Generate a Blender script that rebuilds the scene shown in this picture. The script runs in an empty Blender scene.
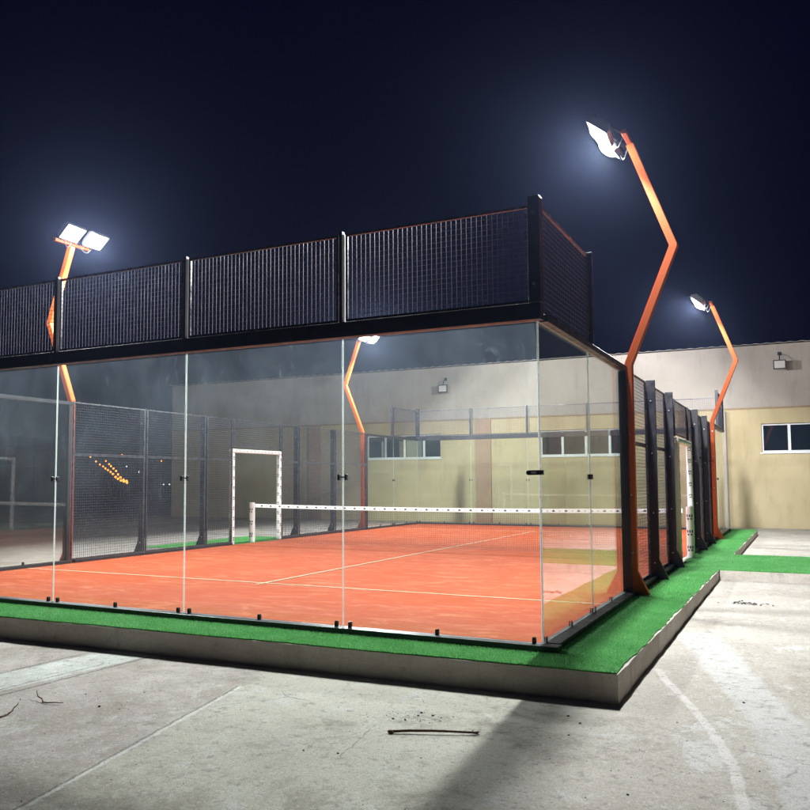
import bpy, bmesh, math, random
import numpy as np
from mathutils import Vector, Matrix
R = math.radians
random.seed(7)
rng = np.random.default_rng(11)
sc = bpy.context.scene
col = sc.collection
V = Vector

# ------------------------------------------------------------------ materials
class NT:
    """Small node-tree writer."""
    def __init__(self, name):
        self.m = bpy.data.materials.new(name); self.m.use_nodes = True
        self.t = self.m.node_tree; self.t.nodes.clear()
        self.out = self.t.nodes.new('ShaderNodeOutputMaterial')
        self.tc = None
    def n(self, typ, ins=None, **props):
        nd = self.t.nodes.new(typ)
        for k, v in props.items(): setattr(nd, k, v)
        for k, v in (ins or {}).items():
            s = nd.inputs[k]
            if isinstance(v, bpy.types.NodeSocket): self.t.links.new(v, s)
            else: s.default_value = v
        return nd
    def pos(self):
        if not self.tc: self.tc = self.n('ShaderNodeTexCoord').outputs['Object']
        return self.tc
    def mapped(self, scale=(1,1,1), rot=(0,0,0), vec=None):
        return self.n('ShaderNodeMapping', {'Vector': vec or self.pos(), 'Scale': scale, 'Rotation': rot}).outputs[0]
    def noise(self, scale, detail=4, rough=.55, vec=None, dist=0.0):
        return self.n('ShaderNodeTexNoise', {'Vector': vec or self.pos(), 'Scale': scale, 'Detail': detail,
                      'Roughness': rough, 'Distortion': dist}).outputs['Fac']
    def remap(self, v, a, b, c=0.0, d=1.0, smooth=True):
        return self.n('ShaderNodeMapRange', {0: v, 1: a, 2: b, 3: c, 4: d}, clamp=True,
                      interpolation_type='SMOOTHSTEP' if smooth else 'LINEAR').outputs[0]
    def math(self, op, a, b=0.0, c=0.0):
        return self.n('ShaderNodeMath', {0: a, 1: b, 2: c}, operation=op).outputs[0]
    def vmath(self, op, a, b=(0,0,0), out=0, scale=None):
        i = {0: a, 1: b}
        if scale is not None: i = {0: a, 'Scale': scale}
        return self.n('ShaderNodeVectorMath', i, operation=op).outputs[out]
    def mix(self, fac, a, b, blend='MIX'):
        f = lambda c: c if isinstance(c, bpy.types.NodeSocket) else (*c, 1.0)
        nd = self.n('ShaderNodeMix', data_type='RGBA', blend_type=blend)
        for s, v in ((nd.inputs[0], fac), (nd.inputs[6], f(a)), (nd.inputs[7], f(b))):
            if isinstance(v, bpy.types.NodeSocket): self.t.links.new(v, s)
            else: s.default_value = v
        return nd.outputs[2]
    def bump(self, h, strength=.3, dist=.01):
        return self.n('ShaderNodeBump', {'Height': h, 'Strength': strength, 'Distance': dist}).outputs[0]
    def bsdf(self, color, rough=.5, metal=0.0, normal=None, spec=.5, **kw):
        i = {'Base Color': color if isinstance(color, bpy.types.NodeSocket) else (*color, 1), 'Roughness': rough,
             'Metallic': metal, 'Specular IOR Level': spec}
        if normal is not None: i['Normal'] = normal
        i.update(kw)
        b = self.n('ShaderNodeBsdfPrincipled', i)
        self.t.links.new(b.outputs[0], self.out.inputs[0]); return self.m
    def segdist(self, P, A, B):
        """Distance in the ground plane from P to the segment AB."""
        ab = (B[0]-A[0], B[1]-A[1], 0.0); L2 = ab[0]**2 + ab[1]**2
        ap = self.vmath('SUBTRACT', P, (A[0], A[1], 0))
        t = self.math('DIVIDE', self.vmath('DOT_PRODUCT', ap, ab, out=1), L2)
        t = self.n('ShaderNodeClamp', {0: t}).outputs[0]
        d = self.vmath('SUBTRACT', ap, self.vmath('SCALE', ab, scale=t))
        return self.vmath('LENGTH', d, out=1)

def paint(name, c, rough=.42, wear=.12, spec=.5):
    k = NT(name)
    n1 = k.noise(9, 5, .6); n2 = k.noise(60, 3)
    cc = k.mix(k.remap(n1, .35, .75, 0, wear), c, tuple(min(1, x*1.7+.02) for x in c))
    return k.bsdf(cc, k.remap(n1, .3, .7, rough-.08, rough+.12), normal=k.bump(n2, .06, .002), spec=spec)

M = {}
M['black_steel'] = paint('black powder coated steel', (.007, .007, .012), .40)
M['orange_steel'] = paint('orange powder coated steel', (.50, .084, .004), .62, .06)
M['wire'] = paint('black coated wire', (.046, .047, .070), .52, .1)
M['net_cord'] = paint('black net cord', (.018, .018, .018), .8)
M['bolt'] = NT('zinc plated bolt').bsdf((.55, .55, .56), .35, .9)
M['wood'] = paint('weathered twig bark', (.10, .045, .03), .85, .4)
M['dead_leaf'] = paint('dry leaf litter', (.035, .028, .022), .9, .4)
M['pebble'] = paint('dark pebble', (.06, .055, .05), .9, .5)
M['alu_grey'] = paint('grey floodlight housing', (.06, .06, .065), .45)
M['dark_housing'] = paint('dark floodlight housing', (.02, .02, .024), .45)

# polished panel edges and dusty sheets of toughened glass
def glass(name, dust, dust_col=(.60, .64, .66), streak=(3, 3, .35), seed=0.0):
    k = NT(name)
    P = k.vmath('ADD', k.pos(), (seed, seed*.7, seed*.3))
    geo = k.n('ShaderNodeNewGeometry')
    d = k.math('ABSOLUTE', k.vmath('DOT_PRODUCT', geo.outputs['Incoming'], geo.outputs['Normal'], out=1))
    fres = k.math('ADD', .04, k.math('MULTIPLY', .96, k.math('POWER', k.math('SUBTRACT', 1.0, d), 5.0)))
    fres = k.n('ShaderNodeClamp', {0: fres}).outputs[0]
    s1 = k.noise(1.6, 7, .68, k.mapped((1, 1, .7), vec=P), .8)
    s2 = k.noise(1.1, 4, .6, P)
    s3 = k.noise(7, 7, .75, k.mapped((1, 1, .6), vec=P), 1.2)
    amt = k.math('MULTIPLY', k.remap(s1, .3, .75, .75, 1.3), k.remap(s2, .3, .7, .7, 1.25))
    smear = k.math('MULTIPLY', k.remap(s3, .57, .70, 0, 1.8), k.remap(k.noise(.9, 3, .5, P), .45, .62))
    zz = k.n('ShaderNodeSeparateXYZ', {0: k.n('ShaderNodeNewGeometry').outputs['Position']}).outputs[2]
    amt = k.math('MULTIPLY', k.math('MULTIPLY', k.math('ADD', amt, smear), k.remap(zz, .3, 2.6, .32, 1.2)), dust)
    tr = k.n('ShaderNodeBsdfTransparent', {0: (.945, .972, .948, 1)})
    df = k.n('ShaderNodeBsdfDiffuse', {0: (*dust_col, 1)})
    tl = k.n('ShaderNodeBsdfTranslucent', {0: (*dust_col, 1)})
    dd = k.n('ShaderNodeMixShader', {0: .5, 1: df.outputs[0], 2: tl.outputs[0]})
    a = k.n('ShaderNodeMixShader', {0: amt, 1: tr.outputs[0], 2: dd.outputs[0]})
    gl = k.n('ShaderNodeBsdfGlossy', {'Color': (1, 1, 1, 1), 'Roughness': 0.0})
    b = k.n('ShaderNodeMixShader', {0: fres, 1: a.outputs[0], 2: gl.outputs[0]})
    k.t.links.new(b.outputs[0], k.out.inputs[0]); return k.m
M['glass_near'] = glass('dusty toughened glass', .040, (.46, .58, .68))
M['glass'] = glass('toughened glass', .016, (.52, .62, .66), seed=5.0)
k = NT('polished glass edge')
df = k.n('ShaderNodeBsdfDiffuse', {0: (.70, .82, .78, 1)}); gl = k.n('ShaderNodeBsdfGlossy', {0: (.9, 1, .97, 1), 'Roughness': .25})
tl = k.n('ShaderNodeBsdfTranslucent', {0: (.75, .88, .83, 1)})
a = k.n('ShaderNodeMixShader', {0: .5, 1: df.outputs[0], 2: tl.outputs[0]})
b = k.n('ShaderNodeMixShader', {0: .3, 1: a.outputs[0], 2: gl.outputs[0]})
k.t.links.new(b.outputs[0], k.out.inputs[0]); M['glass_edge'] = k.m
k = NT('white silicone sealant')
df = k.n('ShaderNodeBsdfDiffuse', {0: (.80, .86, .86, 1)}); tl = k.n('ShaderNodeBsdfTranslucent', {0: (.80, .86, .86, 1)})
a = k.n('ShaderNodeMixShader', {0: .5, 1: df.outputs[0], 2: tl.outputs[0]}); tp = k.n('ShaderNodeBsdfTransparent')
b = k.n('ShaderNodeMixShader', {0: k.remap(k.noise(2.5, 6, .75), .35, .62, .35, 1), 1: tp.outputs[0], 2: a.outputs[0]}); k.t.links.new(b.outputs[0], k.out.inputs[0]); M['sealant'] = k.m
M['zinc'] = paint('pale lit post edge', (.88, .89, .90), .5, .05)  # near white, so the lamp-lit edge of the posts reads bright
M['frame_steel'] = paint('satin dark frame tube', (.04, .04, .052), .26, .15)

# court carpet: brick-orange turf dusted with pale silica sand in brushed streaks
k = NT('orange court carpet')
base = k.mix(k.remap(k.noise(.55, 4, .6), .3, .7), (.345, .054, .012), (.31, .060, .018))
warp = k.mapped((.55, 2.3, 1), (0, 0, R(-9)))
st = k.noise(2.4, 9, .72, k.mapped((.8, 2.6, 1), (0, 0, R(-9))), .9)
st2 = k.noise(.5, 3, .5)
sand = k.math('MULTIPLY', k.remap(st, .48, .62), k.remap(st2, .3, .62, .3, 1))
fine = k.noise(160, 3, .7)
c = k.mix(k.math('MULTIPLY', sand, .62), base, (.50, .18, .09))
c = k.mix(k.remap(fine, .35, .7, 0, .4), c, (.22, .030, .012))
c = k.mix(k.remap(k.noise(22, 6, .75, k.mapped((.7, 2, 1))), .45, .68, 0, .45), c, (.21, .032, .014))
c = k.mix(k.remap(k.noise(1.1, 7, .75), .54, .68, 0, .35), c, (.40, .11, .055))
k.bsdf(c, .95, spec=.15, normal=k.bump(k.math('ADD', fine, k.math('MULTIPLY', st, .6)), .5, .006)); M['court'] = k.m
k = NT('cream line tufts')
k.bsdf(k.mix(k.remap(k.noise(5, 5, .7), .4, .75, 0, .55), (.52, .42, .29), (.40, .17, .09)), .95, spec=.1); M['line'] = k.m

k = NT('green artificial grass backing')
c = k.mix(k.remap(k.noise(2.3, 5, .6), .3, .7), (.06, .34, .05), (.10, .42, .08))
c = k.mix(k.remap(k.noise(140, 2), .4, .7), c, (.006, .05, .012))
k.bsdf(c, .9, spec=.15, normal=k.bump(k.noise(220, 2), .8, .01)); M['turf'] = k.m
k = NT('green artificial grass blade')
info = k.n('ShaderNodeNewGeometry')
c = k.mix(info.outputs['Random Per Island'], (.065, .31, .065), (.31, .60, .30))
c = k.mix(k.remap(k.noise(1.7, 4, .6), .35, .7, 0, .5), c, (.08, .33, .09))
df = k.n('ShaderNodeBsdfDiffuse', {0: c}); tl = k.n('ShaderNodeBsdfTranslucent', {0: c}); gl = k.n('ShaderNodeBsdfGlossy', {0: (.7, 1, .7, 1), 'Roughness': .45})
a = k.n('ShaderNodeMixShader', {0: .38, 1: df.outputs[0], 2: tl.outputs[0]}); b = k.n('ShaderNodeMixShader', {0: .05, 1: a.outputs[0], 2: gl.outputs[0]})
k.t.links.new(b.outputs[0], k.out.inputs[0]); M['blade'] = k.m

def concrete(name, base, dark, light, scale=1.0, stain=.6):
    k = NT(name)
    n1 = k.noise(.9*scale, 7, .65, dist=.6); n2 = k.noise(5*scale, 8, .7); n3 = k.noise(70*scale, 4, .7)
    c = k.mix(k.remap(n1, .3, .72), dark, base)
    c = k.mix(k.remap(n2, .48, .74, 0, stain), c, light)
    c = k.mix(k.remap(n2, .25, .42, stain*.7, 0), c, dark)
    c = k.mix(k.remap(n3, .3, .75, .28, 0), c, tuple(x*.55 for x in dark))
    k.bsdf(c, .88, spec=.3, normal=k.bump(k.math('ADD', n3, k.math('MULTIPLY', n2, 1.5)), .35, .008)); return k.m
k = NT('rough cast kerb concrete')
n1 = k.noise(1.3, 8, .7, k.mapped((1, 1, 3))); n2 = k.noise(6, 9, .75); n3 = k.noise(60, 5, .75); ru = k.noise(2.2, 5, .7, k.mapped((1, 1, .12)))
c = k.mix(k.remap(n1, .35, .65), (.56, .51, .435), (.68, .63, .555))
c = k.mix(k.remap(ru, .52, .68, 0, .5), c, (.36, .325, .275))
c = k.mix(k.remap(n2, .54, .66, 0, .5), c, (.70, .67, .61)); c = k.mix(k.remap(n2, .34, .42, .5, 0), c, (.33, .30, .26))
c = k.mix(k.remap(n3, .30, .46, .6, 0), c, (.25, .23, .20))
k.bsdf(c, .9, spec=.25, normal=k.bump(k.math('ADD', n3, k.math('MULTIPLY', n2, 2.0)), .8, .012)); M['kerb'] = k.m
M['slab'] = concrete('court slab concrete', (.38, .37, .34), (.27, .26, .24), (.5, .49, .46))

# the yard: weathered concrete with pour joints, a pale repaired strip, faded paint and stains
k = NT('weathered yard concrete')
P0 = k.vmath('MULTIPLY', k.pos(), (1, 1, 0))
wn = k.n('ShaderNodeTexNoise', {'Vector': P0, 'Scale': 1.6, 'Detail': 5, 'Roughness': .6})
P = k.vmath('ADD', P0, k.vmath('SCALE', k.vmath('MULTIPLY', k.vmath('SUBTRACT', wn.outputs['Color'], (.5, .5, .5)), (1, 1, 0)), scale=.22))
wn2 = k.n('ShaderNodeTexNoise', {'Vector': P0, 'Scale': 9, 'Detail': 4, 'Roughness': .65})
Pf = k.vmath('ADD', P0, k.vmath('SCALE', k.vmath('MULTIPLY', k.vmath('SUBTRACT', wn2.outputs['Color'], (.5, .5, .5)), (1, 1, 0)), scale=.05))
big = k.noise(.33, 5, .6, dist=.5); med = k.noise(1.5, 8, .68, dist=.9); fin = k.noise(11, 8, .72); grit = k.noise(110, 3, .7)
c = k.mix(k.remap(big, .32, .68), (.42, .39, .33), (.53, .50, .43))
# old pour west of the ridge joint is greyer and slightly purple
west = k.math('SUBTRACT', k.vmath('DOT_PRODUCT', k.vmath('SUBTRACT', P, (-2.09, -1.93, 0)), (.98, .199, 0), out=1), 0.0)
west = k.remap(west, -.10, .10, 1, 0)
c = k.mix(k.math('MULTIPLY', west, .85), c, k.mix(k.remap(med, .3, .7), (.335, .277, .262), (.47, .41, .39)))
# sandy yard on the east side, its colour darkened against the strong lamp light
east = k.n('ShaderNodeSeparateXYZ', {0: P}).outputs[0]
c = k.mix(k.remap(east, .1, 1.3, 0, .75), c, k.mix(k.remap(big, .35, .65), (.325, .295, .245), (.385, .355, .305)))
# chalky white bloom, in patches and swept streaks
sw = k.noise(2.8, 12, .80, k.mapped((1.3, .8, 1), (0, 0, R(28))), .35)
c = k.mix(k.math('MULTIPLY', k.remap(sw, .53, .62), k.remap(big, .25, .6, .3, .9)), c, (.53, .52, .49))
brn = k.noise(.8, 10, .78, k.mapped((1, 1, 1), (0, 0, R(70))), .3)
c = k.mix(k.remap(brn, .49, .60, 0, .6), c, (.26, .225, .18))
def near(pt, r0, r1):
    d = k.vmath('LENGTH', k.vmath('MULTIPLY', k.vmath('SUBTRACT', P, (*pt, 0)), (1, 1, 0)), out=1)
    return k.remap(d, r0, r1, 1, 0)
# repaired strip
strip = k.remap(k.segdist(Pf, (-4.2, -2.6), (-4.05, -.9)), .27, .30, 1, 0)
c = k.mix(k.math('MULTIPLY', strip, k.remap(fin, .3, .6, .6, 1)), c, k.mix(k.remap(med, .35, .7), (.50, .51, .475), (.66, .67, .64)))
for A, B, w in (((-4.47, -3.3), (-4.43, -.8), .006), ((-3.80, -3.2), (-3.73, -.85), .007), ((-3.98, -3.0), (-3.90, -1.3), .004)):
    e = k.remap(k.segdist(Pf, A, B), w, w*3, .85, 0); c = k.mix(e, c, (.09, .085, .08))
# raised ridge of the pour joint
rid = k.segdist(Pf, (-1.50, -5.0), (-2.20, -1.45)); ridm = k.remap(rid, .008, .03, 1, 0)
c = k.mix(k.math('MULTIPLY', ridm, k.remap(fin, .3, .65, .25, .8)), c, (.70, .70, .66))
c = k.mix(k.remap(k.segdist(Pf, (-1.53, -5.0), (-2.23, -1.45)), .004, .016, .7, 0), c, (.14, .125, .12))
# faded curved paint line and a broad faded band
pts = [(.85, .75), (.95, .41), (1.24, -.36), (1.48, -1.1), (1.65, -1.79), (1.73, -2.41), (1.74, -3.1)]
m = None
for A, B in zip(pts, pts[1:]):
    e = k.remap(k.segdist(Pf, A, B), .022, .045, 1, 0); m = e if m is None else k.math('MAXIMUM', m, e)
c = k.mix(k.math('MULTIPLY', m, k.remap(med, .3, .6, .25, .85)), c, (.60, .57, .53))
m = None
pts = [(1.0, 2.6), (1.17, 1.98), (1.59, .34), (1.93, -.87), (2.1, -2.2)]
for A, B in zip(pts, pts[1:]):
    e = k.remap(k.segdist(P, A, B), .14, .24, 1, 0); m = e if m is None else k.math('MAXIMUM', m, e)
c = k.mix(k.math('MULTIPLY', m, k.remap(fin, .3, .6, .2, .75)), c, (.50, .50, .485))
# cracks
vor = k.n('ShaderNodeTexVoronoi', {'Vector': P, 'Scale': .3, 'Randomness': 1}, feature='DISTANCE_TO_EDGE').outputs['Distance']
crack = k.math('MULTIPLY', k.remap(vor, .0, .0028, 1, 0), k.remap(med, .50, .6))
c = k.mix(k.math('MULTIPLY', crack, .75), c, (.09, .085, .08))
# pitting, spots and a soiled patch
c = k.mix(k.math('MULTIPLY', k.remap(fin, .33, .46, .6, 0), 1.0), c, (.17, .155, .14))
c = k.mix(k.remap(grit, .34, .50, .6, 0), c, (.15, .135, .12))
c = k.mix(k.remap(k.noise(38, 4, .75), .54, .66, 0, .5), c, (.64, .62, .58))
c = k.mix(k.math('MULTIPLY', k.remap(k.noise(26, 6, .8), .57, .64, 0, .7), k.remap(med, .42, .56)), c, (.12, .11, .10))
c = k.mix(k.math('MULTIPLY', near((-.5, -1.65), .05, .35), k.remap(fin, .42, .6, 0, .55)), c, (.10, .095, .085))
c = k.mix(k.math('MULTIPLY', near((1.35, 5.2), .1, .8), k.remap(med, .45, .62, 0, .5)), c, (.20, .18, .16))
h = k.math('ADD', k.math('ADD', k.math('MULTIPLY', med, 1.2), k.math('MULTIPLY', fin, .6)), k.math('ADD', k.math('MULTIPLY', grit, .25), k.math('MULTIPLY', ridm, .9)))
k.bsdf(c, k.remap(med, .3, .7, .95, .78), spec=.3, normal=k.bump(h, .45, .02)); M['yard'] = k.m

k = NT('dark scrub hillside')
k.bsdf(k.mix(k.noise(.2, 6), (.02, .02, .016), (.05, .045, .035)), .95, spec=.1); M['hill'] = k.m

k = NT('yellow painted render')
n1 = k.noise(.5, 6, .6); n2 = k.noise(3, 7, .7, k.mapped((1, 1, .25))); n3 = k.noise(40, 4)
c = k.mix(k.remap(n1, .3, .7), (.445, .37, .215), (.50, .42, .26))
c = k.mix(k.remap(n2, .48, .70, 0, .5), c, (.35, .285, .17))
k.bsdf(c, .85, spec=.25, normal=k.bump(k.math('ADD', n3, n2), .25, .01)); M['yellow'] = k.m
k = NT('off white painted render')
c = k.mix(k.remap(n_ := k.noise(.6, 6, .65), .3, .7), (.375, .34, .295), (.445, .405, .36))
c = k.mix(k.remap(k.noise(2.5, 7, .7, k.mapped((1, 1, .18))), .48, .72, 0, .45), c, (.25, .225, .20))
k.bsdf(c, .85, spec=.25, normal=k.bump(k.noise(35, 4), .2, .01)); M['offwhite'] = k.m
M['pink'] = concrete('tan painted render', (.44, .30, .20), (.38, .25, .165), (.5, .36, .26), 1.2, .3)
M['ledge'] = paint('weathered trim', (.30, .22, .14), .8, .3)
M['roof'] = paint('grey fibre cement sheet', (.42, .40, .38), .85, .3)
M['window_frame'] = paint('white aluminium frame', (.70, .72, .74), .4, .1)
M['window_glass'] = NT('dark window glass').bsdf((.012, .018, .026), .03, spec=.6)
M['blind'] = paint('grey roller blind', (.14, .17, .16), .8)

# printed white foam sleeve
M['foam'] = paint('white foam sleeve', (.80, .79, .78), .6, .1)
M['print'] = paint('dark printed mark', (.05, .05, .06), .7)
M['print_grey'] = paint('grey printed mark', (.35, .35, .37), .7)

def emit(name, c, s):
    k = NT(name); e = k.n('ShaderNodeEmission', {0: (*c, 1), 1: s})
    k.t.links.new(e.outputs[0], k.out.inputs[0]); return k.m
M['lens'] = emit('lit floodlight lens', (.93, .97, 1.0), 40)
M['sodium'] = emit('lit sodium lamp', (1.0, .27, .03), 4.5)
M['white_lamp'] = emit('lit white lamp', (.8, .88, 1.0), 3)
M['lens_off'] = NT('unlit floodlight glass').bsdf((.62, .60, .57), .3, spec=.5)

# ------------------------------------------------------------------ mesh helpers
class MB:
    def __init__(self): self.v = []; self.f = []; self.mi = []
    def add(self, vs, fs, mi=0):
        o = len(self.v); self.v += [tuple(p) for p in vs]
        self.f += [tuple(i+o for i in f) for f in fs]; self.mi += [mi]*len(fs)
    def box(self, a, b, mi=0):
        x0, y0, z0 = (min(p, q) for p, q in zip(a, b)); x1, y1, z1 = (max(p, q) for p, q in zip(a, b))
        self.add([(x0,y0,z0),(x1,y0,z0),(x1,y1,z0),(x0,y1,z0),(x0,y0,z1),(x1,y0,z1),(x1,y1,z1),(x0,y1,z1)],
                 [(0,3,2,1),(4,5,6,7),(0,1,5,4),(1,2,6,5),(2,3,7,6),(3,0,4,7)], mi)
    def prism(self, outline, axis, a, b, mi=0):
        """Extrude a closed 2D outline along an axis between a and b."""
        def put(p, w): return {'x': (w, p[0], p[1]), 'y': (p[0], w, p[1]), 'z': (p[0], p[1], w)}[axis]
        n = len(outline); vs = [put(p, a) for p in outline] + [put(p, b) for p in outline]
        fs = [tuple(range(n))[::-1], tuple(range(n, 2*n))] + [(i, (i+1) % n, n+(i+1) % n, n+i) for i in range(n)]
        self.add(vs, fs, mi)
    def tube(self, p, q, r, n=10, r2=None, mi=0, caps=True):
        p, q = V(p), V(q); d = (q-p).normalized(); a = d.orthogonal().normalized(); b = d.cross(a)
        r2 = r if r2 is None else r2; vs = []
        for c, rr in ((p, r), (q, r2)):
            vs += [c + (a*math.cos(2*math.pi*i/n) + b*math.sin(2*math.pi*i/n))*rr for i in range(n)]
        fs = [(i, (i+1) % n, n+(i+1) % n, n+i) for i in range(n)]
        if caps: fs += [tuple(range(n))[::-1], tuple(range(n, 2*n))]
        self.add(vs, fs, mi)
    def ball(self, c, r, nu=8, nv=6, sq=(1,1,1), jit=0, mi=0):
        vs = [(c[0], c[1], c[2]-r*sq[2])]; fs = []
        for j in range(1, nv):
            t = math.pi*j/nv
            for i in range(nu):
                p = 2*math.pi*i/nu; k_ = r*(1+random.uniform(-jit, jit))
                vs.append((c[0]+k_*math.sin(t)*math.cos(p)*sq[0], c[1]+k_*math.sin(t)*math.sin(p)*sq[1], c[2]-k_*math.cos(t)*sq[2]))
        vs.append((c[0], c[1], c[2]+r*sq[2])); L = len(vs)-1
        for i in range(nu): fs.append((0, 1+(i+1) % nu, 1+i)); fs.append((L, L-nu+i, L-nu+(i+1) % nu))
        for j in range(nv-2):
            for i in range(nu):
                a = 1+j*nu+i; b = 1+j*nu+(i+1) % nu; fs.append((a, b, b+nu, a+nu))
        self.add(vs, fs, mi)
    def build(self, name, mats, parent=None, bevel=0, smooth=False, loc=(0,0,0)):
        me = bpy.data.meshes.new(name); me.from_pydata(self.v, [], self.f)
        for m in (mats if isinstance(mats, (list, tuple)) else [mats]): me.materials.append(m)
        if any(self.mi): me.polygons.foreach_set('material_index', self.mi)
        me.update()
        if bevel or smooth:
            bm = bmesh.new(); bm.from_mesh(me); bmesh.ops.recalc_face_normals(bm, faces=bm.faces)
            if bevel: bmesh.ops.bevel(bm, geom=[e for e in bm.edges], offset=bevel, segments=2, affect='EDGES', profile=.5, clamp_overlap=True)
            bm.to_mesh(me); bm.free()
        if smooth: me.polygons.foreach_set('use_smooth', [True]*len(me.polygons))
        o = bpy.data.objects.new(name, me); col.objects.link(o); o.location = loc
        if parent: o.parent = parent
        return o
def tag(o, label=None, cat=None, group=None, kind=None):
    for k_, v_ in (('label', label), ('category', cat), ('group', group), ('kind', kind)):
        if v_: o[k_] = v_
    return o
def empty(name, loc, label, cat, group=None):
    o = bpy.data.objects.new(name, None); col.objects.link(o); o.location = loc; o.empty_display_size = .2
    return tag(o, label, cat, group)
def local(o, mb):      # move vertices into the frame of a thing that only translates
    l = o.location; mb.v = [(x-l[0], y-l[1], z-l[2]) for x, y, z in mb.v]; return mb
def flip(mb, fx=None, fy=None):
    mb.v = [((2*fx-x) if fx is not None else x, (2*fy-y) if fy is not None else y, z) for x, y, z in mb.v]
    if (fx is None) != (fy is None): mb.f = [f[::-1] for f in mb.f]
    return mb

# ------------------------------------------------------------------ the setting
def gz(y): return -.24 + .0086*min(max(y+.6, 0), 8.6) - .0000*y
mb = MB()
ys = [-60, -25, -10, -6, -3, -.6] + [i*1.0 for i in range(1, 9)] + [14, 25, 50, 75]
xs = [-60, -45, -30, -12, -6, -2, 0, 2, 6, 15, 40, 120]
for y in ys:
    for x in xs: mb.v.append((x, y, gz(y)))
n = len(xs)
for j in range(len(ys)-1):
    for i in range(n-1): mb.f.append((j*n+i, j*n+i+1, (j+1)*n+i+1, (j+1)*n+i)); mb.mi.append(0)
tag(mb.build('ground', M['yard'], smooth=True), kind='structure')

# hillside beyond the left of the court, carrying the distant road
def hz(x, y):
    d = math.hypot(x-2, y+7)
    fall = -.6 - 7.6*min(max((d-60)/50, 0), 1)
    return max(fall, -8.2 + .07*(d-110)) + .5*math.sin(x*.021)*math.cos(y*.03)*min(max((d-60)/50, 0), 1)
mb = MB(); N = 70
for j in range(N+1):
    for i in range(N+1):
        x = -430 + i*(560/N); y = -60 + j*(520/N)
        d = math.hypot(x-2, y+7); mb.v.append((x, y, hz(x, y)))
for j in range(N):
    for i in range(N): a = j*(N+1)+i; mb.f.append((a, a+1, a+N+2, a+N+1)); mb.mi.append(0)
tag(mb.build('hills', M['hill'], smooth=True), kind='structure')

# raised slab, its court carpet, the green border and landings
E0, E1 = -.60, -.95                                   # near kerb edge at the right corner and at the left end
RX = [(.75, -.60), (.79, 7.9), (.80, 11.2), (.84, 20.8)]
def kerb_outline():
    pts = [(-10.75, E1)]
    def run(A, B, n_, amp):
        out = []
        for i in range(n_):
            t = i/n_; j = random.uniform(-amp, amp) if i else 0
            dx, dy = B[0]-A[0], B[1]-A[1]; L = math.hypot(dx, dy)
            out.append((A[0]+dx*t - dy/L*j, A[1]+dy*t + dx/L*j))
        return out
    return run((-10.75, E1), RX[0], 70, .007) + run(RX[0], RX[1], 40, .006) + run(RX[1], RX[2], 12, .004) + run(RX[2], RX[3], 40, .006) + [RX[3], (-10.75, 20.8)]
mb = MB(); mb.prism(kerb_outline(), 'z', -.6, -.012)
tag(mb.build('court_plinth', M['kerb']), kind='structure')
mb = MB(); mb.box((.8, 7.93, -.6), (9.5, 11.17, -.012)); tag(mb.build('path_plinth', M['kerb']), kind='structure')
mb = MB(); mb.box((-11.55, 7.65, -.6), (-10.755, 11.9, -.012)); tag(mb.build('landing', M['slab']), kind='structure')
mb = MB(); mb.add([(-9.98, .02, -.002), (-.02, .02, -.002), (-.02, 19.98, -.002), (-9.98, 19.98, -.002)], [(0,1,2,3)])
tag(mb.build('court_surface', M['court']), kind='structure')
def marking(x0, y0, x1, y1, z=.003):
    m_ = MB(); m_.add([(x0,y0,z),(x1,y0,z),(x1,y1,z),(x0,y1,z)], [(0,1,2,3)]); tag(m_.build('court_line', M['line']), kind='structure')
marking(-9.97, 3.029, -.03, 3.071); marking(-9.97, 16.929, -.03, 16.971)
marking(-5.021, 2.83, -4.979, 17.17, .0065)

# turf: backing sheet with a ragged cut edge, plus blades
def ragged(A, B, n_, amp, inset=.012):
    out = []
    for i in range(n_+1):
        t = i/n_; dx, dy = B[0]-A[0], B[1]-A[1]; L = math.hypot(dx, dy)
        j = random.uniform(-amp, amp) + math.sin(t*37)*amp*.7 + inset
        out.append((A[0]+dx*t - dy/L*j, A[1]+dy*t + dx/L*j))
    return out
near_edge = ragged((-10.7, E1-.004), (RX[0][0], RX[0][1]-.004), 120, .008)
right_edge = ragged(RX[0], RX[1], 80, .010)
far_edge = ragged(RX[2], RX[3], 80, .010)
polys = {'near': near_edge[:-1] + [(RX[0][0]-.012, RX[0][1]+.012), (.12, -.10), (.10, -.09), (-10.7, -.09)],
         'right': [(RX[0][0]-.012, RX[0][1]+.012)] + right_edge[1:] + [(.80, 7.9), (.80, 11.2)] + far_edge[1:] + [(.105, 20.8), (.105, -.095)],
         'path': [(.79, 7.94), (9.5, 7.94), (9.5, 11.16), (.79, 11.16)],
         'landing': [(-11.53, 7.67), (-10.0, 7.67), (-10.0, 11.88), (-11.53, 11.88)]}
def inside(poly, X, Y):
    c_ = np.zeros(len(X), bool); n_ = len(poly)
    for i in range(n_):
        (x0, y0), (x1, y1) = poly[i], poly[(i+1) % n_]
        cross = ((y0 > Y) != (y1 > Y)); t = np.where(abs(y1-y0) < 1e-12, 0, (Y-y0)/((y1-y0) or 1e-12))
        c_ ^= cross & (X < x0 + t*(x1-x0))
    return c_
for nm, p in polys.items():
    m_ = MB(); m_.prism(p, 'z', -.0115, -.001 + .0007*list(polys).index(nm))
    tag(m_.build('turf_strip' if nm in ('near', 'right') else 'turf_path', M['turf']), kind='structure')
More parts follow.
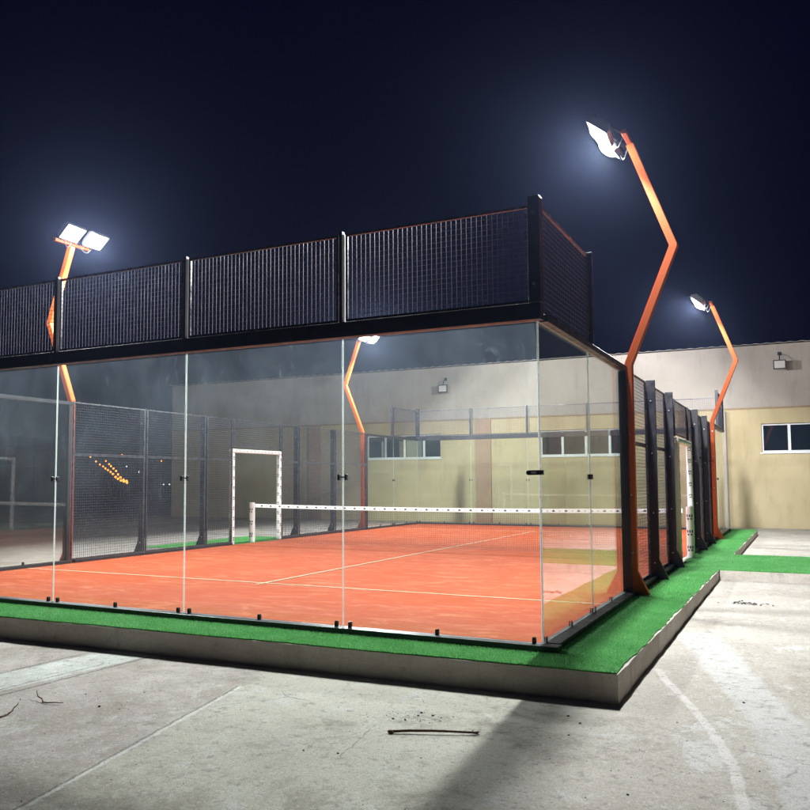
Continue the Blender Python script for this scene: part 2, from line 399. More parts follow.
def blades(box, dens, poly, h=.016, w=.0055):
    x0, y0, x1, y1 = box; n_ = int((x1-x0)*(y1-y0)*dens)
    X = rng.uniform(x0, x1, n_); Y = rng.uniform(y0, y1, n_)
    k_ = inside(poly, X, Y) & ~((X > .1) & (X < .9) & ((abs(Y-3.62-.01*np.sin(X*9)) < .007) | (abs(Y-7.05) < .006))) & ~((Y < -.09) & (abs(X+3.9-.02*np.sin(Y*20)) < .006))
    X, Y = X[k_], Y[k_]; n_ = len(X)
    a = rng.uniform(0, 2*np.pi, n_); hh = h*rng.uniform(.6, 1.25, n_); ln = rng.normal(0, .55, (n_, 2))*hh[:, None]
    ln[:, 1] -= .25*hh
    dx, dy = np.cos(a)*w/2*rng.uniform(.7, 1.3, n_), np.sin(a)*w/2
    v = np.empty((n_, 3, 3)); v[:, 0] = np.c_[X-dx, Y-dy, np.full(n_, -.004)]; v[:, 1] = np.c_[X+dx, Y+dy, np.full(n_, -.004)]
    v[:, 2] = np.c_[X+ln[:, 0], Y+ln[:, 1], hh]
    return v.reshape(-1, 3)
vv = np.concatenate([blades((-7.2, -1.0, .78, -.09), 15000, polys['near']), blades((.1, -.65, .85, 4), 18000, polys['right']),
                     blades((.1, 4, .85, 12.5), 9000, polys['right']), blades((.1, 12.5, .9, 20.8), 4000, polys['right'], w=.006),
                     blades((.79, 7.94, 4.2, 11.16), 5000, polys['path'], w=.006), blades((-11.5, 7.7, -10.05, 11.85), 3000, polys['landing'], w=.006)])
me = bpy.data.meshes.new('grass_blades'); nv = len(vv)
me.vertices.add(nv); me.vertices.foreach_set('co', vv.ravel()); me.loops.add(nv); me.loops.foreach_set('vertex_index', np.arange(nv, dtype=np.int32))
me.polygons.add(nv//3); me.polygons.foreach_set('loop_start', np.arange(0, nv, 3, dtype=np.int32)); me.update(); me.validate()
me.materials.append(M['blade'])
o = bpy.data.objects.new('grass_blades', me); col.objects.link(o); tag(o, 'short green artificial grass pile round the court', 'grass', kind='stuff')

# ------------------------------------------------------------------ fences
WIRE, PITCH = .0042, .0505
def wires(axis, a0, a1, z0, z1, at):
    """Welded wire grid in the plane across `axis` ('x' runs along x at y=at, 'y' runs along y at x=at)."""
    m_ = MB(); h_ = WIRE/2
    n_ = max(1, round((a1-a0)/PITCH)); 
    for i in range(1, n_):
        a = a0+(a1-a0)*i/n_
        if axis == 'x': m_.box((a-h_, at-h_, z0), (a+h_, at+h_, z1))
        else: m_.box((at-h_, a-h_, z0), (at+h_, a+h_, z1))
    n_ = max(1, round((z1-z0)/PITCH))
    for i in range(1, n_):
        z = z0+(z1-z0)*i/n_
        if axis == 'x': m_.box((a0, at+h_*.8, z-h_), (a1, at+h_*2.8, z+h_))
        else: m_.box((at-h_*2.8, a0, z-h_), (at-h_*.8, a1, z+h_))
    return m_
def frame4(axis, a0, a1, z0, z1, at, t=.025, d=.025):
    m_ = MB()
    def b(p0, p1, q0, q1):
        if axis == 'x': m_.box((p0, at-d/2, q0), (p1, at+d/2, q1))
        else: m_.box((at-d/2, p0, q0), (at+d/2, p1, q1))
    b(a0, a0+t, z0, z1); b(a1-t, a1, z0, z1); b(a0+t, a1-t, z0, z0+t); b(a0+t, a1-t, z1-t, z1); return m_
def mesh_panel(root, axis, a0, a1, z0, z1, at):
    p = local(root, wires(axis, a0+.02, a1-.02, z0+.02, z1-.02, at)).build('mesh_panel', M['wire'], root)
    local(root, frame4(axis, a0, a1, z0, z1, at)).build('frame', M['frame_steel'], p)
T = .006
def pane(root, axis, a0, a1, z0, z1, at, mat, out, seam=True, sealant=False):
    m_ = MB()
    lo, hi = ((a0, at-T, z0), (a1, at+T, z1)) if axis == 'x' else ((at-T, a0, z0), (at+T, a1, z1))
    m_.box(lo, hi)
    for i, f in enumerate(m_.f):       # broad faces are the sheet, the four narrow ones the polished edge
        ps = [m_.v[j] for j in f]; c_ = 1 if axis == 'x' else 0
        m_.mi[i] = 0 if max(q[c_] for q in ps)-min(q[c_] for q in ps) < 1e-6 else 1
    p = local(root, m_).build('glass_pane', [mat, M['glass_edge']], root)
    def put(name, mat_, u0, u1, d0, d1, q0, q1, bev=.004):
        k_ = MB(); s = 1 if out > 0 else -1
        e0, e1 = at+s*d0, at+s*d1
        k_.box((u0, e0, q0), (u1, e1, q1)) if axis == 'x' else k_.box((e0, u0, q0), (e1, u1, q1))
        return local(root, k_).build(name, mat_, p, bevel=bev)
    if seam:
        q = MB(); w0, w1 = (a1+.0035, a1+.0095) if axis == 'x' else (a1+.0003, a1+.0057); h0 = (T+.0012)*out
        prof = [(w0, 0), ((w0*3+w1)/4, h0*.8), ((w0+w1)/2, h0), ((w0+w1*3)/4, h0*.8), (w1, 0)]      # rounded bead, one skin
        for (u0, d0), (u1, d1) in zip(prof, prof[1:]):
            q.add([(u0, at+d0, z0), (u1, at+d1, z0), (u1, at+d1, z1), (u0, at+d0, z1)] if axis == 'x' else [(at+d0, u0, z0), (at+d1, u1, z0), (at+d1, u1, z1), (at+d0, u0, z1)], [(0, 1, 2, 3)])
        local(root, q).build('sealant', M['sealant'], p)
    for u in (a0+.07, (a0+a1)/2, a1-.07):       # floor clamps gripping both faces
        k_ = MB()
        for s in (-1, 1):
            lo_, hi_ = sorted((at+s*(T+.001), at+s*(T+.009)))
            pr = [(u-.016, z0-.004), (u+.016, z0-.004), (u+.016, z0+.040), (u+.010, z0+.052), (u-.010, z0+.052), (u-.016, z0+.040)]
            if axis == 'x': k_.prism(pr, 'y', lo_, hi_)
            else: k_.prism(pr, 'x', lo_, hi_)
        local(root, k_).build('floor_clamp', M['black_steel'], p)
    if seam:                                     # H clamp bridging to the next pane at mid height
        for zc in (1.53,):
            put('seam_clamp', M['black_steel'], a1-.05, a1-.028, -.02, .022, zc-.028, zc+.028)
            put('seam_clamp', M['black_steel'], a1+.032, a1+.052, -.02, .022, zc-.028, zc+.028)
            put('seam_clamp', M['bolt'], a1-.028, a1+.032, .010, .016, zc-.006, zc+.006, 0)
    if sealant:
        for q0, q1 in sealant: put('sealant', M['sealant'], a1-.004, a1+.008, .0065, .010, q0, q1, .001)
    return p
def end_fence(fy, label):
    """Glass wall with mesh above, built for the near end and mirrored about the net for the far end."""
    Y = 0 if not fy else 20
    s = -1 if not fy else 1
    r = empty('end_fence', (-5, Y, 0), label, 'fence', 'end fences of the court')
    for i in range(5):
        x1 = -2*i; x0 = x1-2
        pane(r, 'x', x0+.0035, x1-(.0095 if i else .010), .058, 2.925, Y, M['glass_near'] if not fy else M['glass'], s, seam=i > 0,
             sealant={1: [(2.62, 2.86)], 2: [(2.05, 2.35), (2.7, 2.9)]}.get(i) if not fy else None)
        mesh_panel(r, 'x', x0+.05, x1-.03, 3.09, 3.99, Y+s*.03)
    m_ = MB(); m_.box((-10.14, Y+s*.09, .0), (.15, Y-s*.055, .055)); local(r, m_).build('base_rail', M['black_steel'], r, bevel=.004)
    m_ = MB(); m_.box((-10.05, Y+s*.08, 2.93), (.05, Y-s*.03, 3.08)); local(r, m_).build('top_beam', M['black_steel'], r, bevel=.004)
    for i in range(1, 5):
        m_ = MB(); m_.box((-2*i-.020, Y+s*.055, 3.083), (-2*i+.020, Y+s*.005, 4.02)); local(r, m_).build('post', M['black_steel'], r, bevel=.004)
        if fy: continue
        m_ = MB(); m_.box((-2*i+.0205, Y+s*.060, 3.085), (-2*i+.042, Y+s*.012, 3.985)); local(r, m_).build('lit_edge', M['zinc'], r)  # pale strip added for the bright lamp-lit side of each post
    for x in (0, -10):
        m_ = MB(); m_.box((x-.055, Y+s*.085, 3.083), (x+.055, Y-s*.03, 4.06)); local(r, m_).build('corner_post', M['black_steel'], r, bevel=.006)
        for zz in (3.25, 3.9):
            m_ = MB(); m_.tube((x, Y+s*.085, zz), (x, Y+s*.10, zz), .016, 10); local(r, m_).build('bolt', M['bolt'], r)
    if not fy:    # long patch fitting joining the corner panes
        m_ = MB(); pr = []
        for i in range(16):
            a = 2*math.pi*i/16; pr.append((-.045 + (.055 if math.cos(a) > 0 else -.055) + .022*math.cos(a), 1.56+.022*math.sin(a)))
        m_.prism(pr, 'y', -.022, -.0065); local(r, m_).build('corner_clamp', M['black_steel'], r)
        m_ = MB(); m_.box((-.075, -.026, 1.550), (-.030, -.0225, 1.570)); local(r, m_).build('corner_clamp', M['bolt'], r)
        m_ = MB(); q0, q1 = .058, 2.925; m_.add([(-.0096, -.002, q0), (-.004, -.008, q0), (.005, -.004, q0), (.0062, .0098, q0), (-.0096, -.002, q1), (-.004, -.008, q1), (.005, -.004, q1), (.0062, .0098, q1)], [(0, 1, 5, 4), (1, 2, 6, 5), (2, 3, 7, 6)]); local(r, m_).build('sealant', M['sealant'], r)
        m_ = MB(); m_.box((.0065, -.03, 1.538), (.02, .055, 1.582)); local(r, m_).build('corner_clamp', M['black_steel'], r, bevel=.004)
    return r
end_fence(False, 'long glass wall with dark mesh above, on the near green kerb')
end_fence(True, 'glass and mesh end wall beyond the net, in front of the yellow building')

def post_mesh(y, top=3.02, wx=.13, wy=.055, gus=.12):
    m_ = MB()
    m_.prism([(0, 0), (wx+gus, 0), (wx+gus, .03), (wx, .30), (wx, top), (0, top)], 'y', y-wy/2, y+wy/2); return m_
def side_fence(fx, label):
    X = 0 if not fx else -10
    s = 1 if not fx else -1
    r = empty('side_fence', (X, 10, 0), label, 'fence', 'side fences of the court')
    fl = lambda m_: flip(m_, fx=-5) if fx else m_
    L = lambda m_: local(r, fl(m_))
    for ya, yb in ((0, 2), (2, 4), (16, 18), (18, 20)):
        mat = M['glass'] 
        pane(r, 'y', ya+(.010 if ya == 0 else .003), yb-(.010 if yb in (20,) else .06 if yb == 4 else .003), .058, 2.925, X, mat, s, seam=yb in (2, 18))
    for ya, yb in ((0, 2), (18, 20)):
        p = L(wires('y', ya+.08, yb-.06, 3.03, 3.97, .03)).build('mesh_panel', M['wire'], r)
        L(frame4('y', ya+.058, yb-.04, 3.005, 3.99, .03)).build('frame', M['frame_steel'], p)
        yy = 2 if ya == 0 else 18
        m_ = MB(); m_.box((.0, yy-.035, 2.998), (.075, yy+.015, 4.03)); L(m_).build('post', M['black_steel'], r, bevel=.004)
    for ya, yb in ((0.095, 4.02), (15.98, 19.905)):
        m_ = MB(); m_.box((-.045, ya, 0), (.12, yb, .055)); L(m_).build('base_rail', M['black_steel'], r, bevel=.004)
        m_ = MB(); m_.box((-.03, ya-.0, 2.93), (.07, yb, 2.995)); L(m_).build('top_beam', M['black_steel'], r, bevel=.004)
    for ya, yb in ((4.12, 9.0), (11.15, 15.88)):
        m_ = MB(); m_.box((-.045, ya, 0), (.10, yb, .055)); L(m_).build('base_rail', M['black_steel'], r, bevel=.004)
    for y in (3.965, 16.035):                      # end channel of the glass
        m_ = MB(); m_.box((-.03, y-.05, .058), (.075, y+.03, 2.927)); L(m_).build('post', M['black_steel'], r, bevel=.004)
    for y in (6, 8, 12, 14):
        L(post_mesh(y)).build('post', M['black_steel'], r, bevel=.003)
        for zz in (.25, 1.0, 1.9, 2.7):
            m_ = MB(); m_.tube((.065, y-.028, zz), (.065, y-.042, zz), .011, 8); L(m_).build('bolt', M['bolt'], r)
    for y in (9.03, 11.13):
        m_ = MB(); m_.box((-.02, y-.02, 2.30), (.03, y+.02, 3.0)); L(m_).build('post', M['black_steel'], r)
    def panel(a0, a1, z0, z1):
        p = L(wires('y', a0+.02, a1-.02, z0+.02, z1-.02, -.012)).build('mesh_panel', M['wire'], r)
        L(frame4('y', a0, a1, z0, z1, -.012)).build('frame', M['frame_steel'], p)
    for a0, a1 in ((4.03, 5.965), (6.035, 7.965), (8.035, 9.0), (11.16, 11.965), (12.035, 13.965), (14.035, 15.97)):
        panel(a0, a1, .06, 2.01); panel(a0, a1, 2.015, 3.0)
    panel(9.055, 11.105, 2.34, 3.0)
    return r
side_fence(False, 'black mesh fence with glass end panes, along the green strip on the right')
side_fence(True, 'black mesh fence seen through the court, on the side with the hillside lights')

# ------------------------------------------------------------------ foam wrapped door frames and the net
def logo_marks(m_, c, axis, zs, w, out, s=1):
    """Rows of little dark printed shapes on a sleeve face."""
    for z in zs:
        for dx, dz, ww, hh in ((-.5, .0, .28, .035), (-.05, .008, .3, .028), (.38, .0, .26, .036), (-.3, -.045, .5, .022), (.3, -.045, .42, .022)):
            a0, a1 = c+w*(dx-ww/2), c+w*(dx+ww/2)
            lo, hi = sorted((out, out+s*.0025))
            if axis == 'x': m_.box((a0, lo, z+dz-hh/2), (a1, hi, z+dz+hh/2))
            else: m_.box((lo, a0, z+dz-hh/2), (hi, a1, z+dz+hh/2))
def door_frame(fx, label):
    X = .03 if not fx else -10.03
    r = empty('door_frame', (X, 10.08, 0), label, 'door frame')
    inner = -1 if not fx else 1
    for y in (9.06, 11.1):
        m_ = MB(); m_.box((X-.055, y-.05, .0), (X+.055, y+.05, 2.19)); p = local(r, m_).build('post', M['foam'], r, bevel=.022)
        k_ = MB(); zs = [i*.24+.16 for i in range(9)]
        logo_marks(k_, y, 'y', zs, .042, X+inner*.055, inner); logo_marks(k_, y, 'y', zs, .042, X-inner*.055, -inner)
        if y > 10: logo_marks(k_, X+.012, 'x', [z+.07 for z in zs], .05, y-.05, -1)
        local(r, k_).build('marking', M['print'], p)
    m_ = MB(); m_.box((X-.055, 9.01, 2.193), (X+.055, 11.15, 2.285)); p = local(r, m_).build('lintel', M['foam'], r, bevel=.02)
    k_ = MB()
    for i in range(13):
        y = 9.15+i*.155
        for sx in (-1, 1):
            lo, hi = sorted((X+sx*.055, X+sx*.0575)); k_.box((lo, y-.028, 2.226), (hi, y+.028, 2.25))
    local(r, k_).build('marking', M['print_grey'], p)
door_frame(False, 'white foam wrapped doorway frame standing beside the green path')
door_frame(True, 'white foam wrapped doorway frame behind the left end of the net')

r = empty('court_net', (-5, 10, 0), 'black net with printed white top band between two white padded posts', 'net')
def nz(x): t = (x+5)/5; return .90 + .045*t*t
m_ = MB(); h_ = .0015
for i in range(1, 226):
    x = -10+i*10/226; m_.box((x-h_, 10-h_, .02), (x+h_, 10+h_, nz(x)-.04))
for j in range(20):
    z = .02+j*.0445; m_.box((-9.98, 10+h_, z-h_), (-.02, 10+3*h_, z+h_)) if z < .86 else None
local(r, m_).build('netting', M['net_cord'], r)
m_ = MB(); n_ = 40
for i in range(n_):
    xa, xb = -10+i*10/n_, -10+(i+1)*10/n_; za, zb = nz(xa), nz(xb)
    m_.add([(xa, 9.988, za-.085), (xb, 9.988, zb-.085), (xb, 9.988, zb), (xa, 9.988, za), (xa, 10.012, za-.085), (xb, 10.012, zb-.085), (xb, 10.012, zb), (xa, 10.012, za)],
           [(0,1,2,3), (7,6,5,4), (3,2,6,7), (1,0,4,5)] + ([(0,3,7,4)] if i == 0 else []) + ([(1,5,6,2)] if i == n_-1 else []))
band = local(r, m_).build('band', M['foam'], r)
m_ = MB(); g_ = MB()
for i in range(38):
    x = -9.8+i*.26; z = nz(x)-.043
    m_.prism([(x-.034, z-.018), (x+.034, z-.018), (x+.022, z+.008), (x+.006, z+.02), (x-.012, z+.02), (x-.026, z+.006)], 'y', 9.9855, 9.9878)
    g_.box((x+.112, 9.9855, z-.014), (x+.148, 9.9878, z+.010))
local(r, m_).build('marking', M['print'], band); local(r, g_).build('marking', M['print_grey'], band)
for x in (.13, -10.10):
    m_ = MB(); m_.tube((x, 10, 0), (x, 10, .98), .070, 20); p = local(r, m_).build('post', M['foam'], r, bevel=.01)
    k_ = MB()
    for z in (.18, .48, .78):          # printed blocks wrapped on the sleeve, facing the near end
        for q, (ww, hh, dz) in enumerate(((.024, .05, .03), (.024, .05, .03), (.024, .05, .03), (.034, .03, -.03), (.034, .03, -.03))):
            for th in ([-.65, 0, .65][q] if q < 3 else (-.42, .42)[q-3],):
                for base in (-math.pi/2, math.pi/2):
                    a = base+th; cx, cy = x+.0705*math.cos(a), 10+.0705*math.sin(a)
                    t_ = V((-math.sin(a), math.cos(a), 0)); nrm = V((math.cos(a), math.sin(a), 0))
                    vs = [V((cx, cy, z+dz))+t_*ww/2*u+V((0, 0, hh/2*w))+nrm*d for d in (-.004, .0025) for u, w in ((-1,-1),(1,-1),(1,1),(-1,1))]
                    k_.add(vs, [(3,2,1,0),(4,5,6,7),(0,1,5,4),(1,2,6,5),(2,3,7,6),(3,0,4,7)])
    local(r, k_).build('marking', M['print'], p)

# ------------------------------------------------------------------ floodlight poles
def mitred(path, w):
    P_ = [V(p) for p in path]; L_, R_ = [], []
    for i, p in enumerate(P_):
        d0 = (P_[i]-P_[i-1]).normalized() if i else (P_[1]-P_[0]).normalized()
        d1 = (P_[i+1]-P_[i]).normalized() if i < len(P_)-1 else d0
        n0 = V((-d0.y, d0.x)); n1 = V((-d1.y, d1.x)); b = (n0+n1).normalized(); k_ = w/2/max(.3, b.dot(n0))
        L_.append(p+b*k_); R_.append(p-b*k_)
    return L_, R_
LAMP_POWER = 2450
def light_pole(x, y, right, label, tilt_jit, drop=0.0):
    s = 1 if right else -1
    r = empty('light_pole', (x, y, 0), label, 'floodlight pole', 'zigzag orange floodlight poles')
    lp, rp = mitred([(0, .0), (0, 3.02), (s*.61, 4.55), (s*.09, 6.0)], .102)
    m_ = MB(); n_ = len(lp)
    for i in range(n_-1):
        q = [lp[i], lp[i+1], rp[i+1], rp[i]]
        vs = [(p.x, -.055, p.y) for p in q]+[(p.x, .055, p.y) for p in q]
        fs = [(0,1,2,3), (7,6,5,4), (0,4,5,1), (2,6,7,3)]
        if i == 0: fs.append((3,7,4,0))
        if i == n_-2: fs.append((1,5,6,2))
        m_.add(vs, fs)
    mast = m_.build('mast', M['orange_steel'], r)
    bm = bmesh.new(); bm.from_mesh(mast.data); bmesh.ops.remove_doubles(bm, verts=bm.verts, dist=1e-5); bmesh.ops.recalc_face_normals(bm, faces=bm.faces)
    bmesh.ops.bevel(bm, geom=list(bm.edges), offset=.008, segments=2, affect='EDGES', clamp_overlap=True); bm.to_mesh(mast.data); bm.free()
    m_ = MB(); m_.prism([(s*.0515, .005), (s*.185, .005), (s*.185, .03), (s*.0515, .30)], 'y', -.05, .05); m_.build('gusset', M['orange_steel'], r)
    m_ = MB(); m_.box((-.07, -.12, .0), (s*.0+.07, -.056, .012)); m_.box((-.07, .056, .0), (.07, .12, .012)); m_.build('base_plate', M['orange_steel'], r)
    for zz in (.55, 1.3, 2.1, 2.75):
        m_ = MB(); m_.tube((0, -.054, zz), (0, -.07, zz), .012, 8); m_.build('bolt', M['bolt'], r)
    m_ = MB(); m_.box((s*.05, -.42, 6.005), (s*.115, .42, 6.06)); m_.build('crossarm', M['orange_steel'], r, bevel=.005)
    for dy in (-.3, .3):
        tilt = R(40)
        rot = Matrix.Rotation(tilt*s, 4, 'Y') @ Matrix.Rotation(R(tilt_jit)*(1 if dy > 0 else -1), 4, 'X')   # aimed inwards
        c_ = V((-s*.25, dy, 6.12-drop))
        def T_(mb_): mb_.v = [tuple(c_ + rot @ V(p)) for p in mb_.v]; return mb_
        b = MB(); b.prism([(-.17, .0), (.17, .0), (.17, .05), (.12, .09), (-.12, .09), (-.17, .05)], 'y', -.215, .215)
        for i in range(9): b.box((-.11, -.18+i*.045-.004, .0905), (.11, -.18+i*.045+.004, .13))
        fl_ = T_(b).build('floodlight', M['alu_grey'], r)
        b = MB(); b.box((-.15, -.195, -.012), (.15, .195, -.002)); b.ball((0, 0, -.012), .14, 16, 10, (1, 1.2, .5)); T_(b).build('lens', M['lens'], fl_)
        b = MB(); b.box((-.17, -.215, -.016), (-.152, .215, -.001)); b.box((.152, -.215, -.016), (.17, .215, -.001))
        b.box((-.152, -.215, -.016), (.152, -.197, -.001)); b.box((-.152, .197, -.016), (.152, .215, -.001)); T_(b).build('bezel', M['dark_housing'], fl_)
        b = MB(); b.tube((-s*.15, dy, 6.19), (s*.08, dy, 6.035), .014, 8); b.tube((-s*.15, dy-.1, 6.19), (s*.08, dy-.04, 6.035), .01, 8); b.build('bracket', M['dark_housing'], fl_)
        cb = MB(); pr = None
        for i in range(11):
            t = i/10; p = V((-s*.20, dy+.06, 6.22-drop)).lerp(V((s*.10, dy*.55, 6.05)), t)+V((0, .05*math.sin(t*6.0), -.16*math.sin(t*math.pi)+.06*math.sin(t*9)))
            if pr: cb.tube(pr, p, .007, 6)
            pr = p
        cb.build('cable', M['dark_housing'], fl_)
        ld = bpy.data.lights.new('floodlight_lamp', 'SPOT'); ld.shadow_soft_size = .14; ld.spot_size = R(178); ld.spot_blend = .12
        ld.energy = LAMP_POWER; ld.color = (.95, .975, 1.0)
        lo = bpy.data.objects.new('floodlight_lamp', ld); col.objects.link(lo); lo.parent = r
        lo.matrix_local = Matrix.Translation(c_ + rot @ V((0, 0, -.12))) @ rot
        lp_ = bpy.data.lights.new('added_halo_lamp', 'POINT'); lp_.shadow_soft_size = .10; lp_.energy = LAMP_POWER*.07; lp_.color = ld.color      # lamp added for an all-round halo and some light on the pole top
        l2 = bpy.data.objects.new('added_halo_lamp', lp_); col.objects.link(l2); l2.parent = r; l2.location = c_ + rot @ V((0, 0, -.13))
light_pole(.085, 4.075, True, 'tallest looking zigzag orange floodlight pole, beside the near right glass panes', 4)
light_pole(.085, 15.93, True, 'zigzag orange floodlight pole at the far end of the right mesh fence', -3)
light_pole(-10.085, 4.075, False, 'zigzag orange floodlight pole behind the near glass, its two lamps above the mesh', 2)
light_pole(-10.085, 15.93, False, 'zigzag orange floodlight pole seen through glass at the far left of the net', 5, .13)

# ------------------------------------------------------------------ building beyond the court
WY = 25.0; X0, X1 = -25.4, 34; GZ = -.30; ZB, ZT = 4.02, 6.22
bld = empty('hall_building', (X0, WY, GZ), 'long yellow and off white hall with high windows, behind the court', 'building')
wins = [(-14.62, -11.15), (-6.97, -3.50), (.89, 4.36), (8.7, 12.2), (16.5, 20)]
m_ = MB(); zz0, zz1 = 2.46, 3.46
edges = [X0] + [v for w in wins for v in w] + [X1]
for i in range(0, len(edges), 2): m_.box((edges[i], WY, GZ), (edges[i+1], WY+.3, ZB))
for a, b in wins: m_.box((a, WY, GZ), (b, WY+.3, zz0)); m_.box((a, WY, zz1), (b, WY+.3, ZB))
local(bld, m_).build('wall', M['yellow'], bld)
m_ = MB(); m_.box((X0, WY, ZB), (X1, WY+.3, ZT)); m_.box((X0, WY+.305, GZ), (X0+.3, WY+18, ZT)); local(bld, m_).build('upper_wall', M['offwhite'], bld)
m_ = MB(); m_.box((X0-.02, WY-.04, ZB-.035), (X1, WY-.002, ZB+.02)); local(bld, m_).build('ledge', M['ledge'], bld)
m_ = MB(); n_ = 680; vs = []; w_ = (X1-X0+.2)/n_
for i in range(n_+1):
    x = X0-.1+i*w_; z = ZT+.03+.016*math.sin(x*2*math.pi/.36)
    for (yy, dz) in ((WY-.14, 0), (WY-.14, .012), (WY+18, .9), (WY+18, .912)): m_.v.append((x, yy, z+dz))
for i in range(n_):
    a = i*4; b = a+4
    for q in ((a, b, b+1, a+1), (a+1, b+1, b+3, a+3), (a, a+2, b+2, b)): m_.f.append(q); m_.mi.append(0)
local(bld, m_).build('roof', M['roof'], bld)
for x in (-17.2, -9.28, -1.5, 6.3, 14.2):
    m_ = MB(); m_.box((x-.32, WY-.07, GZ), (x+.32, WY-.003, ZB-.037)); local(bld, m_).build('pilaster', M['pink'], bld)
m_ = MB(); m_.tube((-.28, WY-.09, GZ), (-.28, WY-.09, ZB-.1), .06, 10); local(bld, m_).build('downpipe', M['offwhite'], bld, smooth=False)
for a, b in wins:
    f = MB(); t = .06; y0, y1 = WY+.11, WY+.19
    f.box((a, y0, zz0), (b, y1, zz0+t)); f.box((a, y0, zz1-t), (b, y1, zz1))
    mull = [a, a+.82, a+1.72, a+2.62, b-t]
    for x in mull: f.box((x, y0, zz0+t), (x+(t if x in (a, b-t) else .09), y1, zz1-t))
    w = local(bld, f).build('window', M['window_frame'], bld)
    p = MB(); p.box((a+.01, WY+.145, zz0+.01), (b-.01, WY+.155, zz1-.01)); local(bld, p).build('pane', M['window_glass'], w)
    sl = MB(); sl.box((a-.05, WY-.05, zz0-.05), (b+.05, WY-.003, zz0-.002)); local(bld, sl).build('sill', M['window_frame'], w)
    if a < -14:
        q = MB(); q.box((a+1.86, WY+.133, zz0+.07), (a+2.56, WY+.138, zz1-.2)); local(bld, q).build('blind', M['blind'], w)

def wall_flood(x, z, label):
    r_ = empty('wall_floodlight', (x, WY, z), label, 'floodlight')
    m2 = MB(); m2.prism([(-.20, -.16), (.20, -.16), (.20, .16), (-.20, .16)], 'y', -.36, -.30)
    h = m2.build('housing', M['dark_housing'], r_, bevel=.008)
    m2 = MB(); m2.box((-.165, -.366, -.125), (.165, -.361, .125)); m2.build('lens', M['lens_off'], r_)
    m2 = MB(); m2.tube((0, -.002, .42), (0, -.20, .34), .018, 8); m2.tube((0, -.20, .34), (0, -.33, .16), .018, 8); m2.box((-.06, -.012, .36), (.06, -.001, .48)); m2.build('arm', M['dark_housing'], r_)
wall_flood(1.55, 5.46, 'unlit floodlight on an arm high on the wall, above the right window')
wall_flood(-10.9, 5.30, 'unlit floodlight high on the pale wall seen through the glass, above the left window')

# ------------------------------------------------------------------ litter on the yard
def gy(x, y): return gz(y)
m_ = MB(); A, B = V((-.52, -2.06, 0)), V((.05, -1.81, 0)); prev = None
for i in range(9):
    t = i/8; p = A.lerp(B, t); p = V((p.x+random.uniform(-.006, .006), p.y+random.uniform(-.006, .006), gz(p.y)+.012+.010*math.sin(t*3.1)))
    if prev: m_.tube(prev[0], p, prev[1], 7, r2=.010-.003*t)
    prev = (p, .010-.003*t)
c_ = V((.0, -1.83, gz(-1.8)+.012))
for i in range(9):
    a = random.uniform(0, 6.28); m_.tube(c_, c_+V((math.cos(a)*.06, math.sin(a)*.035, random.uniform(-.006, .02))), .004, 5, r2=.002)
m_.ball(tuple(A+V((.02, .0, gz(-2)+.012))), .016, 8, 6, (1.6, .8, .8))
tag(m_.build('stick', M['wood'], smooth=True), 'thin brown stick lying on the concrete in front of the kerb', 'stick')
def twig(base, ends, label):
    q = MB(); b = V((*base, gz(base[1])+.008))
    for e in ends:
        p0 = b; n2 = 4
        for i in range(n2):
            t = (i+1)/n2; p1 = b.lerp(V((e[0], e[1], gz(e[1])+.008+e[2])), t)+V((random.uniform(-.01, .01), random.uniform(-.01, .01), 0))
            q.tube(p0, p1, .006*(1-i/n2*.5), 6, r2=.006*(1-(i+1)/n2*.5)); p0 = p1
    tag(q.build('twig', M['wood'], smooth=True), label, 'twig')
twig((-3.28, -2.57), ((-3.47, -2.47, .05), (-3.09, -2.54, .01)), 'forked dark twig on the grey concrete, two thin arms spread')
twig((-3.24, -2.93), ((-3.22, -3.1, .0), (-3.27, -2.80, .05), (-3.2, -3.35, 0)), 'dark bent twig at the edge of the picture beside the forked one')
m_ = MB()
for i in range(60):
    a = random.uniform(0, 6.28); d = abs(random.gauss(0, .10)); x, y = 1.33+d*math.cos(a)*1.5, 5.22+d*math.sin(a)*.8; z = gz(y)+random.uniform(.004, .03)
    w_ = random.uniform(.012, .035); b = random.uniform(0, 6.28); u = V((math.cos(b)*w_, math.sin(b)*w_, random.uniform(-.008, .012))); v = V((-math.sin(b)*w_*.5, math.cos(b)*w_*.5, random.uniform(-.006, .01)))
    c_ = V((x, y, z)); m_.add([c_-u, c_-v, c_+u, c_+v], [(0, 1, 2, 3)])
tag(m_.build('dead_leaves', M['dead_leaf']), 'small dark clump of dead leaves on the pale concrete at the right', 'leaves', kind='stuff')
m_ = MB()
for i in range(330):
    if i < 36: x, y = random.gauss(-.5, .16), random.gauss(-1.62, .10)
    else: x, y = random.uniform(-6, 3.0), random.uniform(-5.2, -.85) if random.random() < .75 else random.uniform(-.8, 9)
    if -10.8 < x < .85 and y > -1.0: continue
    r_ = .003+.007*random.random()**5
    m_.ball((x, y, gz(y)+r_*.4), r_, 6, 4, (1.3, 1, .7), .25)
tag(m_.build('pebbles', M['pebble']), 'dark grit and pebbles scattered over the yard', 'pebbles', kind='stuff')

